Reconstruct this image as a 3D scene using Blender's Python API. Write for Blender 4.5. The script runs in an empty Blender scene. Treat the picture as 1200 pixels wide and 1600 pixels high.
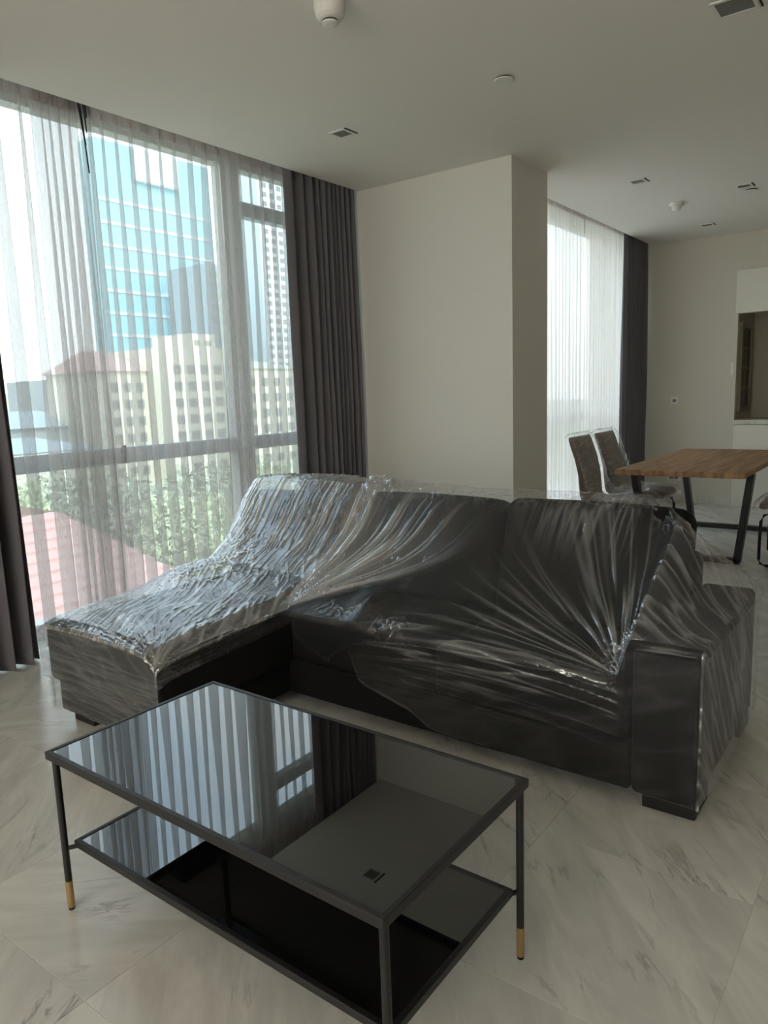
import bpy, bmesh, math, random
import numpy as np
from mathutils import Vector, Matrix

C = bpy.context.scene.collection
sc = bpy.context.scene
random.seed(7)
RNG = np.random.default_rng(11)
R = math.radians

# ------------------------------------------------------------------ camera
def make_camera():
    f, yaw, pitch, roll = 1151.4, R(-36.739), R(9.17), R(-1.938)
    fw = Vector((math.sin(yaw) * math.cos(pitch), math.cos(yaw) * math.cos(pitch), -math.sin(pitch)))
    r = Vector((math.cos(yaw), -math.sin(yaw), 0))
    u = r.cross(fw)
    r2 = math.cos(roll) * r + math.sin(roll) * u
    u2 = -math.sin(roll) * r + math.cos(roll) * u
    cam = bpy.data.cameras.new('camera')
    cam.sensor_fit = 'VERTICAL'
    cam.sensor_height = 36.0
    cam.lens = f / 1600 * 36.0
    cam.clip_start = 0.05
    cam.clip_end = 2000
    o = bpy.data.objects.new('camera', cam)
    o.matrix_world = Matrix(((r2.x, u2.x, -fw.x, 0), (r2.y, u2.y, -fw.y, 0), (r2.z, u2.z, -fw.z, 1.4), (0, 0, 0, 1)))
    C.objects.link(o)
    sc.camera = o
make_camera()

# ------------------------------------------------------------------ world, sun, fill light, exposure
def make_world():
    w = bpy.data.worlds.new('sky')
    sc.world = w
    w.use_nodes = True
    nt = w.node_tree
    nt.nodes.clear()
    tc = nt.nodes.new('ShaderNodeTexCoord')
    sep = nt.nodes.new('ShaderNodeSeparateXYZ')
    nt.links.new(tc.outputs['Generated'], sep.inputs[0])
    ramp = nt.nodes.new('ShaderNodeValToRGB')
    e = ramp.color_ramp.elements
    e[0].position = 0.0; e[0].color = (0.93, 0.96, 1.0, 1)
    e[1].position = 0.75; e[1].color = (0.50, 0.72, 0.95, 1)
    m = e.new(0.22); m.color = (0.86, 0.93, 1.0, 1)
    nt.links.new(sep.outputs['Z'], ramp.inputs[0])
    noi = nt.nodes.new('ShaderNodeTexNoise')
    noi.inputs['Scale'].default_value = 3.2
    noi.inputs['Detail'].default_value = 6
    nt.links.new(tc.outputs['Generated'], noi.inputs['Vector'])
    cr = nt.nodes.new('ShaderNodeValToRGB')
    cr.color_ramp.elements[0].position = 0.42
    cr.color_ramp.elements[1].position = 0.62
    nt.links.new(noi.outputs[0], cr.inputs[0])
    mix = nt.nodes.new('ShaderNodeMix'); mix.data_type = 'RGBA'
    nt.links.new(cr.outputs[0], mix.inputs[0])
    nt.links.new(ramp.outputs[0], mix.inputs[6])
    mix.inputs[7].default_value = (1, 1, 1, 1)
    bg = nt.nodes.new('ShaderNodeBackground')
    bg.inputs['Strength'].default_value = SKY
    nt.links.new(mix.outputs[2], bg.inputs['Color'])
    out = nt.nodes.new('ShaderNodeOutputWorld')
    nt.links.new(bg.outputs[0], out.inputs[0])
SKY = 2.9
make_world()

def light(name, kind, loc, energy, color=(1, 1, 1), rot=(0, 0, 0), size=None, portal=False):
    l = bpy.data.lights.new(name, kind)
    l.energy = energy
    l.color = color
    if kind == 'AREA':
        l.shape = 'RECTANGLE'; l.size, l.size_y = size
        if portal:
            l.cycles.is_portal = True
    o = bpy.data.objects.new(name, l)
    o.location = loc; o.rotation_euler = rot
    C.objects.link(o)
    return o
s = light('sun', 'SUN', (20, 0, 40), 2.2, (1.0, 0.95, 0.86), (R(0), R(50), R(-25)))
s.data.angle = R(3)
# added fill lamp behind the camera, brightens the interior
light('rear_fill', 'AREA', (-0.9, -2.85, 1.7), 112, (1.0, 0.985, 0.97), (R(90), 0, R(180)), (3.6, 2.0))
# portals at the two glazed walls
light('window_portal', 'AREA', (-4.45, 2.95, 1.55), 1, rot=(0, R(-90), 0), size=(3.1, 4.0), portal=True)
light('window_portal', 'AREA', (-3.45, 7.2, 1.55), 1, rot=(0, R(-90), 0), size=(3.1, 3.4), portal=True)

sc.view_settings.view_transform = 'Standard'
sc.view_settings.look = 'None'
sc.view_settings.gamma = 1
sc.view_settings.use_curve_mapping = False
sc.view_settings.exposure = 0.47
sc.cycles.max_bounces = 10
sc.cycles.diffuse_bounces = 6
sc.cycles.transparent_max_bounces = 32
sc.cycles.caustics_reflective = False
sc.cycles.caustics_refractive = False
sc.cycles.use_denoising = True

# ------------------------------------------------------------------ materials
def srgb(r, g, b):
    return tuple(((c / 255) / 12.92 if c / 255 <= 0.04045 else ((c / 255 + 0.055) / 1.055) ** 2.4) for c in (r, g, b)) + (1,)

def mat(name, col, rough=0.6, metal=0.0, spec=0.5, noise=None, bump=None, coords='Object', sheen=0):
    m = bpy.data.materials.new(name)
    m.use_nodes = True
    nt = m.node_tree
    b = nt.nodes['Principled BSDF']
    b.inputs['Base Color'].default_value = col
    b.inputs['Roughness'].default_value = rough
    b.inputs['Metallic'].default_value = metal
    b.inputs['Specular IOR Level'].default_value = spec
    b.inputs['Sheen Weight'].default_value = sheen
    tc = nt.nodes.new('ShaderNodeTexCoord')
    if noise:
        scale, amt = noise
        n = nt.nodes.new('ShaderNodeTexNoise'); n.inputs['Scale'].default_value = scale; n.inputs['Detail'].default_value = 5
        nt.links.new(tc.outputs[coords], n.inputs['Vector'])
        mx = nt.nodes.new('ShaderNodeMix'); mx.data_type = 'RGBA'
        mx.inputs[6].default_value = tuple(c * (1 - amt) for c in col[:3]) + (1,)
        mx.inputs[7].default_value = tuple(min(1, c * (1 + amt)) for c in col[:3]) + (1,)
        nt.links.new(n.outputs[0], mx.inputs[0]); nt.links.new(mx.outputs[2], b.inputs['Base Color'])
    if bump:
        scale, st, dist = bump
        n = nt.nodes.new('ShaderNodeTexNoise'); n.inputs['Scale'].default_value = scale; n.inputs['Detail'].default_value = 4
        nt.links.new(tc.outputs[coords], n.inputs['Vector'])
        bp = nt.nodes.new('ShaderNodeBump'); bp.inputs['Strength'].default_value = st; bp.inputs['Distance'].default_value = dist
        nt.links.new(n.outputs[0], bp.inputs['Height']); nt.links.new(bp.outputs[0], b.inputs['Normal'])
    return m

def sheer_mat(name, col, opacity, transl=0.55):
    m = bpy.data.materials.new(name); m.use_nodes = True
    nt = m.node_tree; nt.nodes.clear()
    tc = nt.nodes.new('ShaderNodeTexCoord')
    mp = nt.nodes.new('ShaderNodeMapping'); mp.inputs['Scale'].default_value = (90, 90, 5)
    nt.links.new(tc.outputs['Object'], mp.inputs[0])
    n = nt.nodes.new('ShaderNodeTexNoise'); n.inputs['Scale'].default_value = 1; n.inputs['Detail'].default_value = 3
    nt.links.new(mp.outputs[0], n.inputs['Vector'])
    mr = nt.nodes.new('ShaderNodeMapRange'); mr.inputs[3].default_value = opacity * 0.94; mr.inputs[4].default_value = opacity * 1.06
    mr.inputs[1].default_value = 0.3; mr.inputs[2].default_value = 0.7
    nt.links.new(n.outputs[0], mr.inputs[0])
    d = nt.nodes.new('ShaderNodeBsdfDiffuse'); d.inputs[0].default_value = col
    t = nt.nodes.new('ShaderNodeBsdfTranslucent'); t.inputs[0].default_value = col
    a = nt.nodes.new('ShaderNodeMixShader'); a.inputs[0].default_value = transl
    nt.links.new(d.outputs[0], a.inputs[1]); nt.links.new(t.outputs[0], a.inputs[2])
    tr = nt.nodes.new('ShaderNodeBsdfTransparent')
    x = nt.nodes.new('ShaderNodeMixShader')
    # thread cover: a layer crossed obliquely hides more, 1-(1-a)^(1/cos)
    ge = nt.nodes.new('ShaderNodeNewGeometry')
    dt = nt.nodes.new('ShaderNodeVectorMath'); dt.operation = 'DOT_PRODUCT'
    nt.links.new(ge.outputs['Normal'], dt.inputs[0]); nt.links.new(ge.outputs['Incoming'], dt.inputs[1])
    ab = nt.nodes.new('ShaderNodeMath'); ab.operation = 'ABSOLUTE'; nt.links.new(dt.outputs['Value'], ab.inputs[0])
    mxx = nt.nodes.new('ShaderNodeMath'); mxx.operation = 'MAXIMUM'; mxx.inputs[1].default_value = 0.38; nt.links.new(ab.outputs[0], mxx.inputs[0])
    iv = nt.nodes.new('ShaderNodeMath'); iv.operation = 'DIVIDE'; iv.inputs[0].default_value = 1; nt.links.new(mxx.outputs[0], iv.inputs[1])
    om = nt.nodes.new('ShaderNodeMath'); om.operation = 'SUBTRACT'; om.inputs[0].default_value = 1; nt.links.new(mr.outputs[0], om.inputs[1])
    pw = nt.nodes.new('ShaderNodeMath'); pw.operation = 'POWER'; nt.links.new(om.outputs[0], pw.inputs[0]); nt.links.new(iv.outputs[0], pw.inputs[1])
    o2 = nt.nodes.new('ShaderNodeMath'); o2.operation = 'SUBTRACT'; o2.inputs[0].default_value = 1; nt.links.new(pw.outputs[0], o2.inputs[1])
    nt.links.new(o2.outputs[0], x.inputs[0]); nt.links.new(tr.outputs[0], x.inputs[1]); nt.links.new(a.outputs[0], x.inputs[2])
    o = nt.nodes.new('ShaderNodeOutputMaterial'); nt.links.new(x.outputs[0], o.inputs[0])
    return m

def glass_mat(name, tint, refl=0.06):
    m = bpy.data.materials.new(name); m.use_nodes = True
    nt = m.node_tree; nt.nodes.clear()
    tr = nt.nodes.new('ShaderNodeBsdfTransparent'); tr.inputs[0].default_value = tint
    g = nt.nodes.new('ShaderNodeBsdfGlossy'); g.inputs['Roughness'].default_value = 0.0
    x = nt.nodes.new('ShaderNodeMixShader'); x.inputs[0].default_value = refl
    nt.links.new(tr.outputs[0], x.inputs[1]); nt.links.new(g.outputs[0], x.inputs[2])
    o = nt.nodes.new('ShaderNodeOutputMaterial'); nt.links.new(x.outputs[0], o.inputs[0])
    return m

def film_mat(name, base, gain, rough=0.16, fine=1.0):
    """clear stretch film: mostly transparent, a glossy skin, milky where it is crumpled (attribute 'haze')"""
    m = bpy.data.materials.new(name); m.use_nodes = True
    nt = m.node_tree; nt.nodes.clear()
    tc = nt.nodes.new('ShaderNodeTexCoord')
    n = nt.nodes.new('ShaderNodeTexNoise'); n.inputs['Scale'].default_value = 60; n.inputs['Detail'].default_value = 4
    n.inputs['Distortion'].default_value = 1.2
    nt.links.new(tc.outputs['Object'], n.inputs['Vector'])
    bp = nt.nodes.new('ShaderNodeBump'); bp.inputs['Strength'].default_value = 0.35 * fine; bp.inputs['Distance'].default_value = 0.006
    nt.links.new(n.outputs[0], bp.inputs['Height'])
    g = nt.nodes.new('ShaderNodeBsdfGlossy'); g.inputs['Roughness'].default_value = rough; g.inputs[0].default_value = (0.95, 0.97, 1, 1)
    nt.links.new(bp.outputs[0], g.inputs['Normal'])
    d = nt.nodes.new('ShaderNodeBsdfDiffuse'); d.inputs[0].default_value = (0.75, 0.76, 0.78, 1)
    nt.links.new(bp.outputs[0], d.inputs['Normal'])
    a = nt.nodes.new('ShaderNodeMixShader'); a.inputs[0].default_value = 0.13
    nt.links.new(g.outputs[0], a.inputs[1]); nt.links.new(d.outputs[0], a.inputs[2])
    at = nt.nodes.new('ShaderNodeAttribute'); at.attribute_name = 'haze'
    lw = nt.nodes.new('ShaderNodeLayerWeight'); lw.inputs['Blend'].default_value = 0.5
    nt.links.new(bp.outputs[0], lw.inputs['Normal'])
    fr = nt.nodes.new('ShaderNodeMath'); fr.operation = 'POWER'; fr.inputs[1].default_value = 4.0
    nt.links.new(lw.outputs['Facing'], fr.inputs[0])
    m1 = nt.nodes.new('ShaderNodeMath'); m1.operation = 'MULTIPLY_ADD'; m1.inputs[1].default_value = gain; m1.inputs[2].default_value = base
    nt.links.new(at.outputs['Fac'], m1.inputs[0])
    m2 = nt.nodes.new('ShaderNodeMath'); m2.operation = 'MULTIPLY_ADD'; m2.inputs[1].default_value = 0.45; m2.use_clamp = True
    nt.links.new(fr.outputs[0], m2.inputs[0]); nt.links.new(m1.outputs[0], m2.inputs[2])
    tr = nt.nodes.new('ShaderNodeBsdfTransparent')
    x = nt.nodes.new('ShaderNodeMixShader')
    nt.links.new(m2.outputs[0], x.inputs[0]); nt.links.new(tr.outputs[0], x.inputs[1]); nt.links.new(a.outputs[0], x.inputs[2])
    o = nt.nodes.new('ShaderNodeOutputMaterial'); nt.links.new(x.outputs[0], o.inputs[0])
    return m

def marble_mat(name, base, vein, rough=0.3, random_tiles=True):
    m = bpy.data.materials.new(name); m.use_nodes = True
    nt = m.node_tree; b = nt.nodes['Principled BSDF']
    tc = nt.nodes.new('ShaderNodeTexCoord')
    src = tc.outputs['Object']
    if random_tiles:
        oi = nt.nodes.new('ShaderNodeObjectInfo')
        mu = nt.nodes.new('ShaderNodeVectorMath'); mu.operation = 'SCALE'; mu.inputs[0].default_value = (37, 53, 91)
        nt.links.new(oi.outputs['Random'], mu.inputs['Scale'])
        ad = nt.nodes.new('ShaderNodeVectorMath'); ad.operation = 'ADD'
        nt.links.new(tc.outputs['Object'], ad.inputs[0]); nt.links.new(mu.outputs[0], ad.inputs[1])
        src = ad.outputs[0]
    mp = nt.nodes.new('ShaderNodeMapping'); mp.inputs['Rotation'].default_value = (0, 0, R(48)); 
    nt.links.new(src, mp.inputs[0])
    mp2 = nt.nodes.new('ShaderNodeMapping'); mp2.inputs['Scale'].default_value = (1.1, 5.0, 1.0)
    nt.links.new(mp.outputs[0], mp2.inputs[0])
    n1 = nt.nodes.new('ShaderNodeTexNoise'); n1.inputs['Scale'].default_value = 1.4; n1.inputs['Detail'].default_value = 9
    n1.inputs['Roughness'].default_value = 0.62; n1.inputs['Distortion'].default_value = 0.9
    nt.links.new(mp2.outputs[0], n1.inputs['Vector'])
    r1 = nt.nodes.new('ShaderNodeValToRGB'); e = r1.color_ramp.elements
    e[0].position = 0.36; e[0].color = (0, 0, 0, 1); e[1].position = 0.64; e[1].color = (1, 1, 1, 1)
    nt.links.new(n1.outputs[0], r1.inputs[0])
    # thin dark veins
    n2 = nt.nodes.new('ShaderNodeTexNoise'); n2.inputs['Scale'].default_value = 2.0; n2.inputs['Detail'].default_value = 7
    n2.inputs['Distortion'].default_value = 0.5; n2.inputs['Roughness'].default_value = 0.55
    nt.links.new(mp2.outputs[0], n2.inputs['Vector'])
    r2 = nt.nodes.new('ShaderNodeValToRGB'); e = r2.color_ramp.elements
    e[0].position = 0.475; e[0].color = (0, 0, 0, 1); e[1].position = 0.525; e[1].color = (0, 0, 0, 1)
    c = e.new(0.5); c.color = (1, 1, 1, 1)
    nt.links.new(n2.outputs[0], r2.inputs[0])
    n3 = nt.nodes.new('ShaderNodeTexNoise'); n3.inputs['Scale'].default_value = 3.1; n3.inputs['Detail'].default_value = 2
    nt.links.new(src, n3.inputs['Vector'])
    r3 = nt.nodes.new('ShaderNodeValToRGB'); r3.color_ramp.elements[0].position = 0.5; r3.color_ramp.elements[1].position = 0.68
    nt.links.new(n3.outputs[0], r3.inputs[0])
    mv = nt.nodes.new('ShaderNodeMath'); mv.operation = 'MULTIPLY'
    nt.links.new(r2.outputs[0], mv.inputs[0]); nt.links.new(r3.outputs[0], mv.inputs[1])
    mx = nt.nodes.new('ShaderNodeMix'); mx.data_type = 'RGBA'
    mx.inputs[6].default_value = tuple(x * 0.84 for x in base[:3]) + (1,); mx.inputs[7].default_value = tuple(min(1, x * 1.1) for x in base[:3]) + (1,)
    nt.links.new(r1.outputs[0], mx.inputs[0])
    my = nt.nodes.new('ShaderNodeMix'); my.data_type = 'RGBA'; my.inputs[7].default_value = vein
    ms = nt.nodes.new('ShaderNodeMath'); ms.operation = 'MULTIPLY'; ms.inputs[1].default_value = 0.62
    nt.links.new(mv.outputs[0], ms.inputs[0])
    nt.links.new(ms.outputs[0], my.inputs[0]); nt.links.new(mx.outputs[2], my.inputs[6])
    nt.links.new(my.outputs[2], b.inputs['Base Color'])
    b.inputs['Roughness'].default_value = rough
    return m

def wood_mat(name):
    m = bpy.data.materials.new(name); m.use_nodes = True
    nt = m.node_tree; b = nt.nodes['Principled BSDF']
    tc = nt.nodes.new('ShaderNodeTexCoord')
    mp = nt.nodes.new('ShaderNodeMapping'); mp.inputs['Scale'].default_value = (14, 0.9, 6)
    nt.links.new(tc.outputs['Object'], mp.inputs[0])
    n = nt.nodes.new('ShaderNodeTexNoise'); n.inputs['Scale'].default_value = 1.6; n.inputs['Detail'].default_value = 8; n.inputs['Distortion'].default_value = 0.6
    nt.links.new(mp.outputs[0], n.inputs['Vector'])
    r = nt.nodes.new('ShaderNodeValToRGB'); e = r.color_ramp.elements
    e[0].position = 0.3; e[0].color = srgb(112, 78, 48); e[1].position = 0.7; e[1].color = srgb(178, 136, 96)
    nt.links.new(n.outputs[0], r.inputs[0]); nt.links.new(r.outputs[0], b.inputs['Base Color'])
    b.inputs['Roughness'].default_value = 0.45
    return m

def mirror_black(name):
    m = bpy.data.materials.new(name); m.use_nodes = True
    b = m.node_tree.nodes['Principled BSDF']
    b.inputs['Base Color'].default_value = (0.004, 0.004, 0.004, 1)
    b.inputs['Roughness'].default_value = 0.01
    b.inputs['IOR'].default_value = 2.05
    tc = m.node_tree.nodes.new('ShaderNodeTexCoord')
    n = m.node_tree.nodes.new('ShaderNodeTexNoise'); n.inputs['Scale'].default_value = 2
    m.node_tree.links.new(tc.outputs['Object'], n.inputs['Vector'])
    mr = m.node_tree.nodes.new('ShaderNodeMapRange'); mr.inputs[3].default_value = 0.004; mr.inputs[4].default_value = 0.014
    m.node_tree.links.new(n.outputs[0], mr.inputs[0]); m.node_tree.links.new(mr.outputs[0], b.inputs['Roughness'])
    return m

M = dict(
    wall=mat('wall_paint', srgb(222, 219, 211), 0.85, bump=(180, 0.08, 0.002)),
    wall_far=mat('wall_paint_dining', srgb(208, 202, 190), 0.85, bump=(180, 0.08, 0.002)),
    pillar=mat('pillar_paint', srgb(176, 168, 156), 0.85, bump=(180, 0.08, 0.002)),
    ceiling=mat('ceiling_paint', srgb(236, 231, 224), 0.9, bump=(120, 0.05, 0.002)),
    tile=marble_mat('marble_floor', srgb(205, 204, 198), srgb(124, 114, 118), 0.24),
    skirting=marble_mat('marble_skirting', srgb(205, 202, 192), srgb(120, 116, 112), 0.3, False),
    grout=mat('grout', srgb(214, 212, 204), 0.9, noise=(40, 0.1)),
    frame=mat('window_frame_metal', srgb(206, 216, 222), 0.5, 0.2, noise=(3, 0.05)),
    frame_light=mat('window_frame_light', srgb(222, 218, 214), 0.5, 0.0, noise=(3, 0.05)),
    glass=glass_mat('window_glass', (0.90, 0.96, 0.97, 1)),
    sheer=sheer_mat('sheer_fabric', srgb(192, 186, 183), 0.39, 0.5),
    sheer2=sheer_mat('dense_sheer_fabric', srgb(238, 230, 226), 0.42, 0.75),
    tape=sheer_mat('curtain_heading_tape', srgb(196, 182, 182), 0.60, 0.35),
    drape=mat('blackout_fabric', srgb(102, 99, 104), 0.8, noise=(9, 0.08), bump=(500, 0.25, 0.001), sheen=0.25),
    sofa=mat('black_upholstery', srgb(16, 16, 17), 0.8, spec=0.2, noise=(30, 0.2), bump=(350, 0.3, 0.001)),
    sofa_foot=mat('black_foot', srgb(16, 16, 17), 0.5, noise=(20, 0.1)),
    film=film_mat('stretch_film', 0.016, 0.85, 0.08),
    chairfilm=film_mat('chair_film', 0.04, 0.35, 0.2),
    metal=mat('black_powder_coat', srgb(24, 24, 25), 0.42, noise=(60, 0.15)),
    brass=mat('brass', srgb(190, 160, 110), 0.32, 0.85, noise=(40, 0.06)),
    blackglass=mirror_black('black_glass'),
    wood=wood_mat('oak_veneer'),
    suede=mat('brown_suede', srgb(112, 100, 90), 0.85, noise=(14, 0.22), bump=(60, 0.3, 0.004), sheen=0.3),
    tube=mat('dark_steel_tube', srgb(34, 33, 33), 0.35, 0.6, noise=(20, 0.1)),
    white=mat('white_plastic', srgb(226, 224, 218), 0.45, noise=(10, 0.02)),
    lacquer=mat('white_lacquer', srgb(222, 219, 208), 0.35, noise=(2, 0.02)),
    grey=mat('grey_recess', srgb(122, 122, 118), 0.6, noise=(30, 0.08)),
    dark=mat('dark_gap', srgb(40, 38, 36), 0.7, noise=(20, 0.1)),
    niche=mat('kitchen_niche_paint', srgb(190, 182, 168), 0.8, noise=(3, 0.04)),
    lattice=mat('dark_stained_frame', srgb(132, 122, 104), 0.5, noise=(12, 0.15)),
    lattice_pane=mat('dark_brown_pane', srgb(46, 32, 24), 0.4, noise=(12, 0.2)),
    cord=mat('navy_cord', srgb(28, 28, 44), 0.7, noise=(30, 0.1)),
    concrete=mat('cream_render', srgb(214, 208, 190), 0.9, noise=(0.3, 0.05)),
    concrete2=mat('pale_render', srgb(214, 208, 190), 0.9, noise=(0.3, 0.05)),
    greybuild=mat('grey_render', srgb(150, 155, 158), 0.9, noise=(0.3, 0.08)),
    windark=mat('far_window', srgb(140, 142, 136), 0.4, noise=(0.8, 0.15)),
    towerglass=mat('tower_glass', srgb(150, 196, 208), 0.25, noise=(0.05, 0.12), spec=0.6),
    towerwhite=mat('tower_panel', srgb(212, 218, 222), 0.6, noise=(0.1, 0.06)),
    towergrey=mat('tower_grey', srgb(150, 164, 172), 0.6, noise=(0.1, 0.06)),
    roofred=mat('red_roof_tile', srgb(190, 150, 142), 0.8, noise=(1.5, 0.12)),
    pinkroof=mat('pink_roof', srgb(208, 172, 166), 0.8, noise=(1.0, 0.1)),
    leaf=mat('leaf_green', srgb(190, 198, 164), 0.7, noise=(1.2, 0.35), coords='Object'),
    leaf2=mat('leaf_grey_green', srgb(184, 190, 170), 0.7, noise=(1.2, 0.3)),
    trunk=mat('bark', srgb(92, 76, 60), 0.9, noise=(6, 0.2)),
    ground=mat('ground_green', srgb(150, 158, 132), 0.95, noise=(0.2, 0.25)),
)

# ------------------------------------------------------------------ helpers
def link(name, me, m=None, parent=None, smooth=False):
    o = bpy.data.objects.new(name, me)
    if m is not None:
        me.materials.clear(); me.materials.append(m)
    if smooth:
        me.polygons.foreach_set('use_smooth', [True] * len(me.polygons))
    C.objects.link(o)
    if parent is not None:
        o.parent = parent
    return o

def mesh_bm(bm):
    me = bpy.data.meshes.new('mesh'); bm.to_mesh(me); bm.free(); return me

def obj(name, bm, m, parent=None, smooth=False):
    return link(name, mesh_bm(bm), m, parent, smooth)

def empty(name, loc=(0, 0, 0), rz=0, label=None, cat=None, group=None, kind=None):
    o = bpy.data.objects.new(name, None); o.location = loc; o.rotation_euler = (0, 0, rz)
    o.empty_display_size = 0.1
    C.objects.link(o)
    tag(o, label, cat, group, kind)
    return o

def tag(o, label=None, cat=None, group=None, kind=None):
    if label: o['label'] = label
    if cat: o['category'] = cat
    if group: o['group'] = group
    if kind: o['kind'] = kind
    return o

def box(bm, x0, x1, y0, y1, z0, z1, bevel=0, seg=2, mtx=None):
    t = bmesh.new()
    bmesh.ops.create_cube(t, size=1)
    for v in t.verts:
        v.co = Vector((x0 + (v.co.x + .5) * (x1 - x0), y0 + (v.co.y + .5) * (y1 - y0), z0 + (v.co.z + .5) * (z1 - z0)))
    if bevel:
        bmesh.ops.bevel(t, geom=t.edges[:] , offset=bevel, segments=seg, profile=0.5, affect='EDGES')
    if mtx is not None:
        bmesh.ops.transform(t, matrix=mtx, verts=t.verts)
    me = bpy.data.meshes.new('tmp'); t.to_mesh(me); t.free()
    bm.from_mesh(me); bpy.data.meshes.remove(me)
    return bm

def bx(*a, **k):
    return box(bmesh.new(), *a, **k)

def cyl(bm, p0, p1, r0, r1=None, n=20):
    r1 = r0 if r1 is None else r1
    p0, p1 = Vector(p0), Vector(p1)
    d = p1 - p0
    q = d.to_track_quat('Z', 'Y').to_matrix().to_4x4()
    q.translation = (p0 + p1) / 2
    bmesh.ops.create_cone(bm, cap_ends=True, segments=n, radius1=r0, radius2=r1, depth=d.length, matrix=q)
    return bm

def lathe(bm, prof, cx, cy, n=32):
    rings = []
    for r, z in prof:
        rings.append([bm.verts.new((cx + r * math.cos(2 * math.pi * k / n), cy + r * math.sin(2 * math.pi * k / n), z)) for k in range(n)])
    for a, b in zip(rings, rings[1:]):
        for k in range(n):
            bm.faces.new((a[k], a[(k + 1) % n], b[(k + 1) % n], b[k]))
    bm.faces.new(rings[0]); bm.faces.new(rings[-1])
    bmesh.ops.recalc_face_normals(bm, faces=bm.faces)
    return bm

def tube(bm, pts, r, n=10):
    """swept tube along a polyline"""
    pts = [Vector(p) for p in pts]
    rings = []
    up = Vector((0, 1, 0))
    for i, p in enumerate(pts):
        d = (pts[min(i + 1, len(pts) - 1)] - pts[max(i - 1, 0)]).normalized()
        a = d.cross(up)
        if a.length < 0.2: a = d.cross(Vector((1, 0, 0)))
        a.normalize(); b = d.cross(a).normalized()
        rings.append([bm.verts.new(p + r * (math.cos(2 * math.pi * k / n) * a + math.sin(2 * math.pi * k / n) * b)) for k in range(n)])
    for a, b in zip(rings, rings[1:]):
        best = min(range(n), key=lambda s: (a[0].co - b[s].co).length)
        for k in range(n):
            bm.faces.new((a[k], a[(k + 1) % n], b[(k + 1 + best) % n], b[(k + best) % n]))
    bm.faces.new(rings[0]); bm.faces.new(list(reversed(rings[-1])))
    bmesh.ops.recalc_face_normals(bm, faces=bm.faces)
    return bm

def grid_mesh(P, attr=None):
    """P: (nv, nu, 3) array -> quad mesh"""
    nv, nu, _ = P.shape
    me = bpy.data.meshes.new('grid')
    idx = np.arange(nv * nu).reshape(nv, nu)
    f = np.stack([idx[:-1, :-1], idx[:-1, 1:], idx[1:, 1:], idx[1:, :-1]], -1).reshape(-1, 4)
    me.vertices.add(nv * nu); me.vertices.foreach_set('co', P.reshape(-1).astype(np.float32))
    me.loops.add(f.size); me.loops.foreach_set('vertex_index', f.reshape(-1).astype(np.int32))
    me.polygons.add(len(f)); me.polygons.foreach_set('loop_start', np.arange(0, f.size, 4, dtype=np.int32))
    me.polygons.foreach_set('use_smooth', np.ones(len(f), dtype=bool))
    me.update(calc_edges=True)
    if attr is not None:
        a = me.attributes.new('haze', 'FLOAT', 'POINT'); a.data.foreach_set('value', attr.reshape(-1).astype(np.float32))
    return me

def _hash(i, j, seed):
    h = (i.astype(np.int64) * 374761393 + j.astype(np.int64) * 668265263 + seed * 2147483) & 0xffffffff
    h = ((h ^ (h >> 13)) * 1274126177) & 0xffffffff
    return ((h ^ (h >> 16)) & 0xffffff) / float(0xffffff)

def vnoise(x, y, seed=0):
    xi, yi = np.floor(x), np.floor(y)
    fx, fy = x - xi, y - yi
    fx = fx * fx * (3 - 2 * fx); fy = fy * fy * (3 - 2 * fy)
    a = _hash(xi, yi, seed); b = _hash(xi + 1, yi, seed); c = _hash(xi, yi + 1, seed); d = _hash(xi + 1, yi + 1, seed)
    return (a * (1 - fx) + b * fx) * (1 - fy) + (c * (1 - fx) + d * fx) * fy

def ridge(x, y, seed=0, sharp=5.0):
    """crisp creases along the 0.5 level of a noise, 0..1"""
    n = vnoise(x, y, seed) * .65 + vnoise(x * 2.1 + 7, y * 2.1, seed + 1) * .35
    return np.clip(1 - np.abs(n - .5) * sharp, 0, 1) ** 2

def sstep(a, b, x):
    t = np.clip((x - a) / (b - a), 0, 1)
    return t * t * (3 - 2 * t)

# ------------------------------------------------------------------ room shell
XW, YB, XP, YP2, XW2, YF, H = -3.79, 4.883, -2.45, 5.473, -2.76, 9.045, 2.985
XG, XG2 = -4.30, -3.28            # glass planes
YN, XR = -3.0, 5.0

fl = obj('floor', bx(-4.6, XR, YN, 10.4, -0.12, -0.0015), M['grout']); tag(fl, kind='structure')
TS = 0.6125
tile_me = mesh_bm(box(bmesh.new(), -TS/2 + .0007, TS/2 - .0007, -TS/2 + .0007, TS/2 - .0007, -0.010, 0, bevel=0.0006, seg=1))
tile_me.materials.append(M['tile'])
for i in range(-7, 5):
    for j in range(-6, 17):
        cx = -0.30 + (i + .5) * TS; cy = 0.79 + (j - .5) * TS
        if cx > 1.6 or cx < -4.5 or cy > 9.2 or cy < -1.6: continue
        o = bpy.data.objects.new('floor_tile', tile_me); o.location = (cx, cy, 0); o.parent = fl; o.rotation_euler = (0, 0, R(90) * (0 if (i > -3 and j < 6) else random.choice((0, 0, 1, 2))))
        C.objects.link(o)

def st(name, bm, m, parent=None):
    o = obj(name, bm, m, parent)
    if parent is None: o['kind'] = 'structure'
    return o

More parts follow.
